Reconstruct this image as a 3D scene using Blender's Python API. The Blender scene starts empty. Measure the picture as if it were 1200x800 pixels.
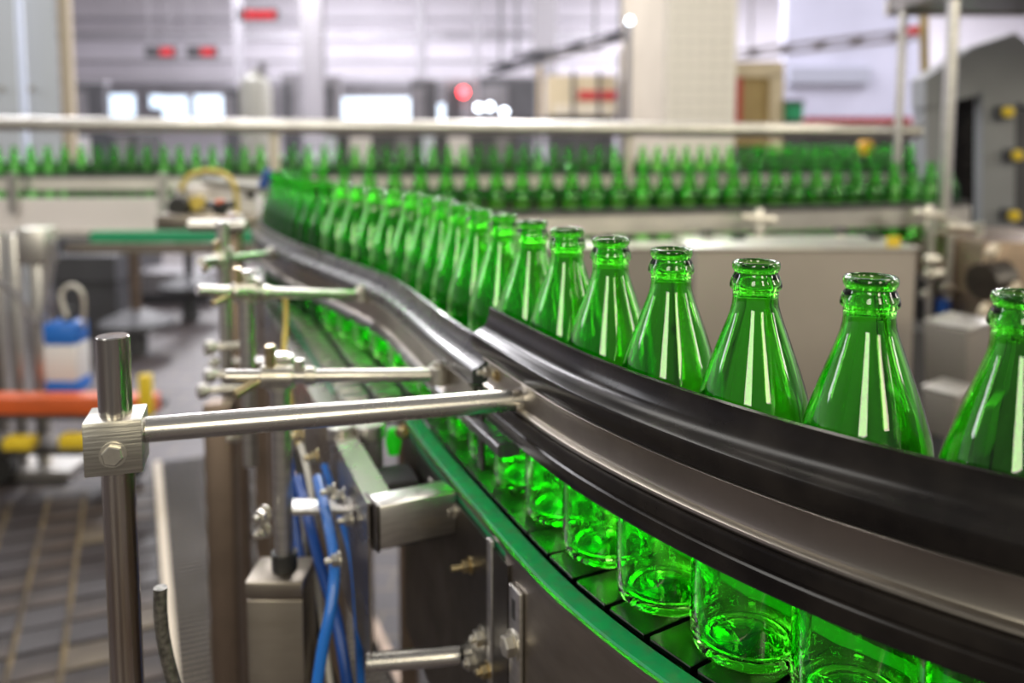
import bpy, bmesh, math, random
from mathutils import Vector, Matrix, Quaternion
random.seed(7)
D = bpy.data; SC = bpy.context.scene; COL = SC.collection
R = math.radians

# ---------------------------------------------------------------- camera, world, light
CAM_Z = 1.315; PITCH = R(5.2)
cam = D.cameras.new('camera'); camo = D.objects.new('camera', cam); COL.objects.link(camo)
camo.location = (0, 0, CAM_Z); camo.rotation_euler = (R(90) - PITCH, 0, 0)
cam.lens = 30; cam.sensor_width = 36; cam.shift_y = -145 / 1200
cam.clip_start = 0.02; cam.clip_end = 200
cam.dof.use_dof = True; cam.dof.focus_distance = 0.50; cam.dof.aperture_fstop = 4.0
cam.dof.aperture_blades = 9
SC.camera = camo
SC.view_settings.view_transform = 'Standard'; SC.view_settings.look = 'None'
SC.view_settings.exposure = 0.14; SC.view_settings.gamma = 1.0
SC.view_settings.use_curve_mapping = False
SC.cycles.max_bounces = 28; SC.cycles.transmission_bounces = 28; SC.cycles.glossy_bounces = 8
SC.cycles.diffuse_bounces = 3; SC.cycles.transparent_max_bounces = 40
SC.cycles.use_denoising = True; SC.cycles.caustics_reflective = True; SC.cycles.caustics_refractive = True
SC.cycles.sample_clamp_indirect = 6

w = D.worlds.new('hall_light'); SC.world = w; w.use_nodes = True
bg = w.node_tree.nodes['Background']; bg.inputs[0].default_value = (0.97, 0.94, 0.90, 1); bg.inputs[1].default_value = 0.20

def area(name, loc, size, size_y, power, col=(1, 1, 1), rot=(0, 0, 0)):
    l = D.lights.new(name, 'AREA'); l.shape = 'RECTANGLE'; l.size = size; l.size_y = size_y
    l.energy = power; l.color = col
    o = D.objects.new(name, l); COL.objects.link(o); o.location = loc; o.rotation_euler = rot
    return o
# rows of tube lamps under the hall roof
area('tube_lamp', (-1.9, 1.6, 4.2), 0.7, 3.2, 46, (1, .97, .92))
area('tube_lamp', (0.1, 3.8, 4.2), 0.7, 3.2, 50, (1, .94, .84))
area('tube_lamp', (2.4, 1.6, 4.2), 0.7, 3.2, 46, (1, .90, .74))
for i, (x, y) in enumerate([(-6, 8), (0, 9), (7, 8), (-5, 15), (2, 15), (10, 15), (-5, 21), (4, 21), (12, 21)]):
    area('hall_fill', (x, y, 6.5), 0.8, 5.0, 420 if y < 10 else 1050, (.98, .96, 1))  # unseen overhead lights, added to brighten the far hall
# unseen area lights behind and beside the camera, added as windows for bottle streaks
for x, wd, pw, c in ((-3.4, 2.4, 250, (1, .93, .76)), (2.4, 1.3, 175, (1, .89, .64)), (6.6, .7, 90, (1, .9, .68)),):
    area('window_daylight', (x, -6.4, 4.6), wd, 3.4, pw, c, (R(90), 0, 0))
area('window_daylight', (-9.0, 4.2, 4.4), 1.2, 3.0, 110, (.95, .96, 1), (R(90), 0, R(-90)))
area('window_daylight', (10.5, -2.2, 4.4), 1.2, 3.4, 170, (1, .93, .80), (R(90), 0, R(90)))
area('window_daylight', (10.5, 4.4, 4.4), .8, 3.4, 110, (1, .93, .80), (R(90), 0, R(90)))

# ---------------------------------------------------------------- projection helpers (a pixel and a distance give a place)
def at(px, py, Y):
    u = (px - 600) / 1000.0; v = (py - 255) / 1000.0
    d = Vector((u, math.cos(PITCH) - v * math.sin(PITCH), -math.sin(PITCH) - v * math.cos(PITCH)))
    return Vector((0, 0, CAM_Z)) + d * (Y / d.y)

# ---------------------------------------------------------------- materials
def mat(name, col, rough=0.5, metal=0.0, noise=0.0, scale=40.0, stretch=(1, 1, 1), bump=0.0, col2=None, spec=0.5, emit=None, estr=0.0, lo=.35, hi=.65, coat=0.0):
    m = D.materials.new(name); m.use_nodes = True; nt = m.node_tree; b = nt.nodes['Principled BSDF']
    b.inputs['Base Color'].default_value = (*col, 1); b.inputs['Roughness'].default_value = rough
    b.inputs['Metallic'].default_value = metal; b.inputs['Specular IOR Level'].default_value = spec
    b.inputs['Coat Weight'].default_value = coat
    if emit:
        b.inputs['Emission Color'].default_value = (*emit, 1); b.inputs['Emission Strength'].default_value = estr
    if noise > 0 or bump > 0:
        tc = nt.nodes.new('ShaderNodeTexCoord'); mp = nt.nodes.new('ShaderNodeMapping'); mp.inputs['Scale'].default_value = stretch
        nz = nt.nodes.new('ShaderNodeTexNoise'); nz.inputs['Scale'].default_value = scale; nz.inputs['Detail'].default_value = 6
        nt.links.new(tc.outputs['Object'], mp.inputs[0]); nt.links.new(mp.outputs[0], nz.inputs['Vector'])
        if noise > 0:
            cr = nt.nodes.new('ShaderNodeValToRGB')
            c2 = col2 or tuple(c * (1 - noise) for c in col)
            cr.color_ramp.elements[0].position = lo; cr.color_ramp.elements[1].position = hi
            cr.color_ramp.elements[0].color = (*c2, 1); cr.color_ramp.elements[1].color = (*col, 1)
            nt.links.new(nz.outputs['Fac'], cr.inputs[0]); nt.links.new(cr.outputs[0], b.inputs['Base Color'])
            mr = nt.nodes.new('ShaderNodeMapRange'); mr.inputs['To Min'].default_value = rough * 1.35; mr.inputs['To Max'].default_value = rough * .75
            nt.links.new(nz.outputs['Fac'], mr.inputs['Value']); nt.links.new(mr.outputs[0], b.inputs['Roughness'])
        if bump > 0:
            bp = nt.nodes.new('ShaderNodeBump'); bp.inputs['Strength'].default_value = bump; bp.inputs['Distance'].default_value = .001
            nt.links.new(nz.outputs['Fac'], bp.inputs['Height']); nt.links.new(bp.outputs[0], b.inputs['Normal'])
    return m

M = {}
M['steel'] = mat('brushed_steel', (.72, .70, .67), .32, 1, .22, 30, (1, 1, 6), .08)
M['rod'] = mat('polished_rod', (.80, .78, .75), .25, 1, .15, 25, (1, 1, 3), .04)
M['rod_worn'] = mat('worn_rod', (.72, .70, .67), .19, 1, .45, 14, (5, 5, .3), .06, col2=(.42, .33, .26))
M['block'] = mat('milled_block', (.66, .64, .58), .33, 1, .3, 60, (.4, .4, 14), .3)
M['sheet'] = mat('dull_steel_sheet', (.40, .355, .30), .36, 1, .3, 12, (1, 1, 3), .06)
M['sheet_light'] = mat('pale_steel_sheet', (.74, .72, .68), .38, 1, .18, 10, (1, 1, 1), .04)
M['channel'] = mat('rail_channel_steel', (.47, .43, .375), .30, 1, .25, 18, (1, 1, 1), .05)
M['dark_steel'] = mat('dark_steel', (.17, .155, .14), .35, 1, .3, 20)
M['brown_steel'] = mat('brown_stained_steel', (.30, .23, .18), .4, 1, .3, 10)
M['plate'] = mat('chain_plate_steel', (.20, .20, .19), .22, 1, .4, 50, bump=.1)
M['plate_far'] = mat('worn_chain_steel', (.50, .48, .45), .35, 1, .4, 50, bump=.1)
M['bolt'] = mat('zinc_bolt', (.80, .77, .70), .36, 1, .3, 90)
M['bolt_yel'] = mat('yellow_zinc_bolt', (.72, .60, .36), .32, 1, .3, 90)
M['black'] = mat('black_guide_plastic', (.007, .006, .006), .22, 0, .5, 26, bump=.05, col2=(.02, .017, .015), spec=.3)
M['sheen_plastic'] = mat('sheen_guide_plastic', (.05, .05, .055), .27, 0, .4, 26, bump=.05, col2=(.085, .085, .09), coat=.3)  # black plastic painted grey, the reflected sheen is in the colour
M['rubber'] = mat('black_rubber', (.02, .02, .02), .5)
M['green_strip'] = mat('green_wear_strip', (.008, .29, .105), .45, 0, .5, 90, bump=.3, col2=(.06, .23, .10), lo=.28, hi=.55, spec=.35)
M['green_plain'] = mat('green_plastic', (.01, .30, .13), .45)
M['blue_hose'] = mat('blue_air_hose', (.015, .16, .62), .3, coat=.3)
M['blue_dark'] = mat('dark_blue_hose', (.01, .07, .33), .35)
M['white_cable'] = mat('pale_cable', (.62, .60, .55), .45)
M['yellow_cable'] = mat('yellow_cable', (.65, .50, .10), .45)
M['wall'] = mat('lavender_white_wall', (.66, .63, .70), .8, 0, .06, 1.2)
M['wall_warm'] = mat('warm_white_wall', (.72, .68, .68), .8, 0, .06, 1.2)
M['pillar'] = mat('grey_pillar_paint', (.20, .19, .205), .8)
M['silver_grey'] = mat('silver_grey_paint', (.33, .325, .29), .45)
M['right_wall'] = mat('lavender_right_wall', (.43, .43, .54), .8, 0, .15, .8)
M['edge_steel'] = mat('edge_profile_steel', (.46, .43, .39), .27, 1, .2, 12, (1, 1, 3), .05)
M['pan'] = mat('beige_mosaic_tile', (.27, .23, .17), .7, 0, .3, 6, spec=.2)
M['beam'] = mat('grey_beam_paint', (.27, .26, .29), .6)
M['beam_dark'] = mat('dark_truss_paint', (.085, .085, .10), .6)
M['pale_panel'] = mat('pale_blue_panel', (.58, .63, .72), .5)
M['tan'] = mat('tan_trim_paint', (.50, .43, .33), .6)
M['beige'] = mat('beige_paint', (.62, .53, .37), .6, 0, .1, 3)
M['ochre'] = mat('ochre_panel', (.42, .31, .13), .6, 0, .2, 3)
M['column_side'] = mat('beige_column_plaster', (.52, .46, .36), .75, 0, .1, 2)
M['tile_white'] = mat('white_wall_tile', (.90, .85, .76), .3, 0, .06, 4)
M['grout'] = mat('grey_grout', (.30, .29, .27), .9)
M['grey_paint'] = mat('grey_machine_paint', (.26, .27, .29), .5, 0, .1, 4)
M['grey_dark'] = mat('dark_grey_machine', (.075, .075, .085), .55, 0, .3, 3)
M['mid_grey'] = mat('mid_grey_machine', (.22, .21, .23), .55, 0, .3, 3)
M['cream'] = mat('cream_enamel', (.66, .60, .50), .35)
M['orange'] = mat('orange_paint', (.72, .13, .03), .45, 0, .2, 8)
M['yellow'] = mat('yellow_paint', (.80, .58, .03), .45)
M['red'] = mat('red_plastic', (.50, .03, .04), .45)
M['blue_can'] = mat('blue_canister_plastic', (.02, .16, .62), .4)
M['label_white'] = mat('white_label', (.72, .72, .74), .6)
M['tile_floor'] = mat('brown_floor_tile', (.062, .046, .036), .5, 0, .5, 3.5, spec=.25, col2=(.018, .014, .013), lo=.40, hi=.60)
M['tile_light'] = mat('ochre_floor_tile', (.12, .094, .06), .5, 0, .4, 5, spec=.25, col2=(.055, .042, .03))
M['tile_dark'] = mat('dark_floor_tile', (.03, .024, .024), .45, 0, .4, 5, spec=.3)
M['floor_grout'] = mat('floor_grout', (.26, .19, .09), .8, 0, .4, 6, col2=(.12, .10, .08))
M['mosaic'] = mat('mosaic_bars', (.34, .30, .235), .5, .4)
M['digit'] = mat('red_digit', (.5, .02, .03), .4, emit=(1, .04, .06), estr=.55)
M['red_lamp'] = mat('red_lamp_glow', (1, .05, .05), .4, emit=(1, .03, .04), estr=14)
M['white_lamp'] = mat('white_lamp_glow', (1, 1, 1), .4, emit=(.75, .85, 1), estr=9)
M['daylight'] = mat('daylit_pane', (.3, .3, .3), .4, emit=(.62, .80, 1), estr=1.7)
M['hose_braid'] = mat('braided_hose', (.30, .29, .26), .4, .6, .6, 260, (1, 1, 1), .5)

def floor_mat():
    m = D.materials.new('hall_floor'); m.use_nodes = True; nt = m.node_tree; b = nt.nodes['Principled BSDF']
    tc = nt.nodes.new('ShaderNodeTexCoord'); br = nt.nodes.new('ShaderNodeTexBrick')
    br.offset = 0.5; br.inputs['Scale'].default_value = 1
    br.inputs['Brick Width'].default_value = .24; br.inputs['Row Height'].default_value = .12; br.inputs['Mortar Size'].default_value = .006
    br.inputs['Color1'].default_value = (.050, .042, .046, 1); br.inputs['Color2'].default_value = (.085, .073, .080, 1); br.inputs['Mortar'].default_value = (.15, .12, .09, 1)
    nt.links.new(tc.outputs['Object'], br.inputs['Vector'])
    nz = nt.nodes.new('ShaderNodeTexNoise'); nz.inputs['Scale'].default_value = 1.4; nz.inputs['Detail'].default_value = 5
    nt.links.new(tc.outputs['Object'], nz.inputs['Vector'])
    mx = nt.nodes.new('ShaderNodeMix'); mx.data_type = 'RGBA'; mx.blend_type = 'MULTIPLY'; mx.inputs['Factor'].default_value = .8
    cr = nt.nodes.new('ShaderNodeValToRGB'); cr.color_ramp.elements[0].position = .35; cr.color_ramp.elements[0].color = (.4, .38, .4, 1); cr.color_ramp.elements[1].position = .62
    nt.links.new(nz.outputs['Fac'], cr.inputs[0]); nt.links.new(br.outputs['Color'], mx.inputs['A']); nt.links.new(cr.outputs[0], mx.inputs['B'])
    nt.links.new(mx.outputs['Result'], b.inputs['Base Color']); b.inputs['Roughness'].default_value = .5; b.inputs['Specular IOR Level'].default_value = .3
    return m
M['floor'] = floor_mat()

def glass_mat():
    m = D.materials.new('green_bottle_glass'); m.use_nodes = True; nt = m.node_tree
    for n in list(nt.nodes): nt.nodes.remove(n)
    o = nt.nodes.new('ShaderNodeOutputMaterial'); g = nt.nodes.new('ShaderNodeBsdfRefraction'); gl = nt.nodes.new('ShaderNodeBsdfGlossy')
    g.inputs['Color'].default_value = (.50, .965, .35, 1); g.inputs['Roughness'].default_value = 0.0; g.inputs['IOR'].default_value = 1.5
    gl.inputs['Color'].default_value = (1, 1, 1, 1); gl.inputs['Roughness'].default_value = 0.0
    fr = nt.nodes.new('ShaderNodeFresnel'); fr.inputs['IOR'].default_value = 1.52
    mx = nt.nodes.new('ShaderNodeMixShader'); nt.links.new(fr.outputs[0], mx.inputs[0])
    nt.links.new(g.outputs[0], mx.inputs[1]); nt.links.new(gl.outputs[0], mx.inputs[2]); nt.links.new(mx.outputs[0], o.inputs[0]); return m
M['glass'] = glass_mat()
def thin_glass():
    m = D.materials.new('green_thin_glass'); m.use_nodes = True; nt = m.node_tree
    for n in list(nt.nodes): nt.nodes.remove(n)
    o = nt.nodes.new('ShaderNodeOutputMaterial'); t = nt.nodes.new('ShaderNodeBsdfTransparent'); gl = nt.nodes.new('ShaderNodeBsdfGlossy')
    lw = nt.nodes.new('ShaderNodeLayerWeight'); lw.inputs['Blend'].default_value = .35
    cr = nt.nodes.new('ShaderNodeValToRGB')
    cr.color_ramp.elements[0].color = (.52, .97, .40, 1); cr.color_ramp.elements[1].color = (.01, .30, .01, 1); cr.color_ramp.elements[1].position = .9
    nt.links.new(lw.outputs['Facing'], cr.inputs[0]); nt.links.new(cr.outputs[0], t.inputs['Color'])
    gl.inputs['Color'].default_value = (.55, 1, .55, 1); gl.inputs['Roughness'].default_value = .06
    fr = nt.nodes.new('ShaderNodeFresnel'); fr.inputs['IOR'].default_value = 1.6
    mx = nt.nodes.new('ShaderNodeMixShader'); nt.links.new(fr.outputs[0], mx.inputs[0])
    nt.links.new(t.outputs[0], mx.inputs[1]); nt.links.new(gl.outputs[0], mx.inputs[2]); nt.links.new(mx.outputs[0], o.inputs[0])
    return m
M['thin_glass'] = thin_glass()

# ---------------------------------------------------------------- mesh building
class MB:
    def __init__(s): s.v = []; s.f = []
    def add(s, vs, fs):
        k = len(s.v); s.v += [Vector(v) for v in vs]; s.f += [tuple(i + k for i in f) for f in fs]; return s
    def box(s, c, size, rz=0, mat3=None, ch=0):
        hx, hy, hz = [q / 2 for q in size]; c = Vector(c)
        if ch > 0:
            return s._cbox(c, hx, hy, hz, ch, rz, mat3)
        vs = [Vector((x, y, z)) for x in (-hx, hx) for y in (-hy, hy) for z in (-hz, hz)]
        m = mat3 or Matrix.Rotation(rz, 3, 'Z')
        return s.add([c + m @ v for v in vs], [(0, 1, 3, 2), (4, 6, 7, 5), (0, 4, 5, 1), (2, 3, 7, 6), (0, 2, 6, 4), (1, 5, 7, 3)])
    def _cbox(s, c, hx, hy, hz, ch, rz, mat3):
        bm = bmesh.new(); bmesh.ops.create_cube(bm, size=1)
        for v in bm.verts: v.co = Vector((v.co.x * 2 * hx, v.co.y * 2 * hy, v.co.z * 2 * hz))
        bmesh.ops.bevel(bm, geom=bm.edges[:], offset=ch, segments=2, affect='EDGES', profile=.5)
        m = mat3 or Matrix.Rotation(rz, 3, 'Z'); bm.verts.index_update()
        vs = [c + m @ v.co for v in bm.verts]; fs = [[v.index for v in f.verts] for f in bm.faces]; bm.free()
        return s.add(vs, fs)
    def cyl(s, a, b, r, n=20, r2=None, ch=0.0):
        a = Vector(a); b = Vector(b); ax = (b - a); L = ax.length; ax.normalize(); r2 = r if r2 is None else r2
        u = ax.orthogonal().normalized(); w_ = ax.cross(u)
        rings = [(0, r - ch), (ch, r), (L - ch, r2), (L, r2 - ch)] if ch > 0 else [(0, r), (L, r2)]
        vs = []
        for t, q in rings:
            for i in range(n):
                an = 2 * math.pi * i / n; vs.append(a + ax * t + (u * math.cos(an) + w_ * math.sin(an)) * q)
        fs = []
        for k in range(len(rings) - 1):
            for i in range(n):
                j = (i + 1) % n; fs.append((k * n + i, k * n + j, (k + 1) * n + j, (k + 1) * n + i))
        fs.append(tuple(range(n - 1, -1, -1))); fs.append(tuple((len(rings) - 1) * n + i for i in range(n)))
        return s.add(vs, fs)
    def tube(s, pts, r, n=12):
        P = catmull([Vector(p) for p in pts], 8); vs = []; fs = []
        t0 = (P[1] - P[0]).normalized(); u = t0.orthogonal().normalized()
        for k, p in enumerate(P):
            t = (P[min(k + 1, len(P) - 1)] - P[max(k - 1, 0)]).normalized()
            u = (u - t * u.dot(t)).normalized(); w_ = t.cross(u)
            for i in range(n):
                an = 2 * math.pi * i / n; vs.append(p + (u * math.cos(an) + w_ * math.sin(an)) * r)
        for k in range(len(P) - 1):
            for i in range(n):
                j = (i + 1) % n; fs.append((k * n + i, k * n + j, (k + 1) * n + j, (k + 1) * n + i))
        fs.append(tuple(range(n - 1, -1, -1))); fs.append(tuple((len(P) - 1) * n + i for i in range(n)))
        return s.add(vs, fs)
    def lathe(s, prof, c=(0, 0, 0), n=48):
        c = Vector(c); vs = []; fs = []; rings = []
        for r, z in prof:
            if r < 1e-6: rings.append([len(vs)]); vs.append(c + Vector((0, 0, z)))
            else:
                rings.append(list(range(len(vs), len(vs) + n)))
                for i in range(n):
                    an = 2 * math.pi * i / n; vs.append(c + Vector((r * math.cos(an), r * math.sin(an), z)))
        for a, b in zip(rings, rings[1:]):
            for i in range(n):
                j = (i + 1) % n
                if len(a) == 1 and len(b) > 1: fs.append((a[0], b[j], b[i]))
                elif len(b) == 1 and len(a) > 1: fs.append((a[i], a[j], b[0]))
                elif len(a) > 1: fs.append((a[i], a[j], b[j], b[i]))
        return s.add(vs, fs)
    def sweep(s, prof, frames):
        """prof: closed (n, z) polygon; frames: list of (point, normal)"""
        k = len(prof); vs = []; fs = []
        for p, nn in frames:
            for (a, z) in prof: vs.append(Vector((p.x + nn.x * a, p.y + nn.y * a, z)))
        m = len(frames)
        for i in range(m - 1):
            for j in range(k):
                q = (j + 1) % k; fs.append((i * k + j, i * k + q, (i + 1) * k + q, (i + 1) * k + j))
        fs.append(tuple(range(k - 1, -1, -1))); fs.append(tuple((m - 1) * k + j for j in range(k)))
        return s.add(vs, fs)
    def hexbolt(s, c, d, r, h, washer=True, stud=0.0):
        c = Vector(c); d = Vector(d).normalized()
        if washer: s.cyl(c, c + d * h * .22, r * 1.35, 20); c = c + d * h * .22
        s.cyl(c, c + d * h, r, 6, ch=r * .12)
        if stud: s.cyl(c + d * h, c + d * (h + stud), r * .5, 12, ch=r * .08)
        return s
    def mesh(s, name, material, origin=(0, 0, 0), smooth=35):
        me = D.meshes.new(name); o = Vector(origin)
        me.from_pydata([tuple(v - o) for v in s.v], [], s.f); me.materials.append(material)
        bm = bmesh.new(); bm.from_mesh(me); bmesh.ops.recalc_face_normals(bm, faces=bm.faces[:]); bm.to_mesh(me); bm.free()
        if smooth:
            me.shade_smooth(); me.set_sharp_from_angle(angle=R(smooth))
        me.update(); return me

def catmull(P, sub):
    out = []
    for i in range(len(P) - 1):
        a = P[max(i - 1, 0)]; b = P[i]; c = P[i + 1]; d = P[min(i + 2, len(P) - 1)]
        for k in range(sub):
            t = k / sub
            out.append(.5 * ((2 * b) + (c - a) * t + (2 * a - 5 * b + 4 * c - d) * t * t + (3 * b - a - 3 * c + d) * t ** 3))
    out.append(P[-1]); return out

def thing(name, label, cat, loc=(0, 0, 0), group=None):
    o = D.objects.new(name, None); o.empty_display_size = .05; COL.objects.link(o); o.location = loc
    o['label'] = label; o['category'] = cat
    if group: o['group'] = group
    return o
def rootloc(p):
    while p.parent: p = p.parent
    return p.location
def part(name, mb, material, parent, label=None, kind=None, smooth=35):
    me = mb.mesh(name, material, rootloc(parent), smooth)
    o = D.objects.new(name, me); COL.objects.link(o); o.parent = parent
    if label: o['label'] = label
    if kind: o['kind'] = kind
    return o
def solo(name, mb, material, label, cat, loc=(0, 0, 0), group=None, kind=None, smooth=35):
    o = D.objects.new(name, mb.mesh(name, material, loc, smooth)); COL.objects.link(o); o.location = loc
    o['label'] = label; o['category'] = cat
    if group: o['group'] = group
    if kind: o['kind'] = kind
    return o
def struct(name, mb, material, parent=None, smooth=35):
    o = D.objects.new(name, mb.mesh(name, material, (0, 0, 0), smooth)); COL.objects.link(o)
    if parent: o.parent = parent
    else: o['kind'] = 'structure'
    return o
def rect(mb, x0, y0, x1, y1, Y, dep, ch=0):
    """a box whose front face, at distance Y, fills the given rectangle of the view"""
    a = at((x0 + x1) / 2, y0, Y); b = at((x0 + x1) / 2, y1, Y); l = at(x0, (y0 + y1) / 2, Y); r = at(x1, (y0 + y1) / 2, Y)
    mb.box(((l.x + r.x) / 2, Y + dep / 2, (a.z + b.z) / 2), (r.x - l.x, dep, a.z - b.z), ch=ch); return mb

# ---------------------------------------------------------------- the line the bottles follow
ZC = 1.0                                            # height of the conveyor surface
CTRL = [(.53, .262), (.44, .286), (.36, .320), (.297, .357), (.240, .399), (.190, .447), (.145, .503), (.105, .564), (.072, .628),
        (.022, .748), (-.027, .871), (-.0718, .998), (-.1244, 1.135), (-.190, 1.254), (-.262, 1.374), (-.340, 1.505), (-.415, 1.65),
        (-.485, 1.80), (-.530, 1.92), (-.550, 2.04), (-.545, 2.16), (-.50, 2.27), (-.41, 2.345), (-.28, 2.385), (0, 2.42), (.6, 2.53), (1.2, 2.70), (1.5, 2.80), (1.9, 2.95)]
PATH = catmull([Vector((x, y, 0)) for x, y in CTRL], 24)
ARC = [0.0]
for a, b in zip(PATH, PATH[1:]): ARC.append(ARC[-1] + (b - a).length)
def on_path(s):
    s = max(0, min(ARC[-1] - 1e-6, s)); lo, hi = 0, len(ARC) - 1
    while hi - lo > 1:
        m = (lo + hi) // 2
        if ARC[m] <= s: lo = m
        else: hi = m
    t = (s - ARC[lo]) / (ARC[hi] - ARC[lo]); p = PATH[lo].lerp(PATH[hi], t)
    a = PATH[max(lo - 3, 0)]; b = PATH[min(hi + 3, len(PATH) - 1)]; d = (b - a).normalized()
    return p, Vector((-d.y, d.x, 0)), d             # point, left normal, direction
def arc_near(x, y):
    return min(range(len(PATH)), key=lambda i: (PATH[i].x - x) ** 2 + (PATH[i].y - y) ** 2)
S_B1 = ARC[arc_near(.190, .447)]
def frames(s0, s1, step=.012):
    n = max(2, int((s1 - s0) / step)); out = []
    for i in range(n + 1):
        p, nn, d = on_path(s0 + (s1 - s0) * i / n); out.append((p, nn))
    return out
def prof(ps, dz=0.0): return [(a, ZC + z + dz) for a, z in ps]

# ---------------------------------------------------------------- THE SETTING
fl = MB().box((4, 11, -.03), (44, 36, .06)); FLOOR = struct('floor', fl, M['floor'])
struct('wall_back', MB().box((4, 27.2, 5), (44, .4, 10)), M['wall'])
struct('wall_left', MB().box((-16, 11, 5), (.4, 34, 10)), M['wall'])
struct('wall_right', MB().box((22, 11, 5), (.4, 34, 10)), M['wall'])
# individually laid floor tiles in the part of the floor that is seen from near by
G0 = Vector((-.80, 1.96, 0)); GU = Vector((-.55, 1.24, 0)).normalized(); GR = Vector((GU.y, -GU.x, 0)); GA = math.atan2(GU.y, GU.x) - math.pi / 2
def gf(t_, r_, z): return G0 + GU * t_ + GR * r_ + Vector((0, 0, z))
tile = MB().box((0, 0, 0), (.105, .105, .012), ch=0)
tms = [tile.mesh('floor_tile', M[k], smooth=0) for k in ('tile_floor', 'tile_light', 'tile_dark')]
part('grout_bed', MB().box(gf(.45, -.94, .003), (1.80, 1.80, .006), rz=GA), M['floor_grout'], FLOOR)
for i in range(15):
    for j in range(15):
        tt = -.40 + j * .12; r_ = -.09 - i * .12; c = gf(tt, r_, 0)
        k = random.choices((0, 1, 2), (4, 5, 1) if (tt < .25 and r_ < -.35) else (4, 1.2, 5))[0]
        o = D.objects.new('tile', tms[k]); COL.objects.link(o); o.parent = FLOOR; o.rotation_euler = (0, 0, GA); o.location = (c.x, c.y, .012 + random.uniform(-.001, .0015))
# hall trims
for i, (y0, y1, Y, m) in enumerate([(37, 46, 24, 'beam'), (92, 98, 24.5, 'beam'), (70, 73, 25.5, 'beam'), (20, 23, 26, 'beam')]):
    struct('trim_%d' % (i + 1), rect(MB(), 60, y0, 735, y1, Y, .3), M[m])
for i, (x0, x1, Y) in enumerate([(352, 378, 21), (624, 652, 20), (488, 498, 22), (274, 281, 18), (556, 562, 22)]):
    struct('trim_%d' % (i + 5), rect(MB(), x0, -60, x1, 170, Y, .3), M['pillar'] if i < 2 else M['beam'])
struct('trim_10', rect(MB(), 80, 98, 735, 138, 26, .8), M['mid_grey'])
for i, (x0, y0, x1, y1) in enumerate([(125, 111, 157, 136), (176, 112, 190, 126), (191, 113, 219, 138), (228, 112, 260, 138), (397, 115, 480, 141), (508, 122, 521, 141)]):
    Y = 24.0; wn = rect(MB(), x0 - 2, y0 - 2, x1 + 2, y1 + 2, Y + .05, .12)
    wo = struct('window_%d' % (i + 1), wn, M['beam'])
    part('pane', rect(MB(), x0, y0, x1, y1, Y, .04), M['daylight'], wo)
# tiled column
CX0 = at(780, 100, 8).x; CX1 = at(862, 100, 8).x; CW = CX1 - CX0
colo = struct('trim_11', MB().box(((CX0 + CX1) / 2, 8.03 + 1.6, 2.5), (CW, 3.2, 5.0)), M['column_side'])
part('tile_bed', MB().box(((CX0 + CX1) / 2, 8.02, 2.1), (CW, .04, 2.6)), M['grout'], colo)
tw = CW / 6; tmesh = MB().box((0, 0, 0), (tw - .006, .012, .102)).mesh('wall_tile', M['tile_white'], smooth=0)
for i in range(6):
    for j in range(24):
        o = D.objects.new('tile', tmesh); COL.objects.link(o); o.parent = colo; o.location = (CX0 + tw * (i + .5), 7.994, .87 + j * .108)
# right part of the hall
struct('trim_12', rect(MB(), 920, -10, 1085, 140, 16, .3), M['right_wall'])
struct('trim_13', rect(MB(), 925, 78, 1020, 98, 15.9, .1), mat('blue_grey_band', (.30, .31, .38), .7))

# ---------------------------------------------------------------- far hall things
def pxbox(name, label, cat, r_, Y, dep, m, group=None, parts=(), ch=0, plinth=True):
    a = at((r_[0] + r_[2]) / 2, r_[3], Y)
    t = thing(name, label, cat, (a.x, Y + dep / 2, a.z), group)
    part('body', rect(MB(), *r_, Y, dep, ch), M[m], t)
    if plinth:
        l = at(r_[0], r_[3], Y).x; r2 = at(r_[2], r_[3], Y).x; part('plinth', MB().box(((l + r2) / 2, Y + dep / 2 + .01, a.z / 2), ((r2 - l) * .96, dep * .9, a.z)), M['grey_dark'], t)
    for pn, pr, pm, pd, pz in parts: part(pn, rect(MB(), *pr, Y + pz, pd), M[pm], t)
    return t
# tall pale cabinet at the left
t = thing('switch_cabinet', 'tall pale blue switch cabinet at the far left with tan edge trim', 'cabinet', (at(30, 200, 6.4).x, 6.7, 0))
c0 = at(-90, 100, 6.4).x; c1 = at(70, 100, 6.4).x
part('body', MB().box(((c0 + c1) / 2 - .2, 6.55, 1.5), (c1 - c0 - .2, .2, 3.0)), M['pale_panel'], t)
part('edge_trim', rect(MB(), 70, -60, 82, 190, 6.38, .06), M['tan'], t)
for x0, x1 in ((-88, 22), (31, 68)):
    dr = part('door', rect(MB(), x0, -60, x1, 260, 6.38, .03, .004), M['pale_panel'], t)
    hx = at(38 if x0 > 0 else 3, 104, 6.36)
    part('handle', MB().cyl(hx, hx + Vector((0, -.02, 0)), .022, 16), M['bolt'], dr)
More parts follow.
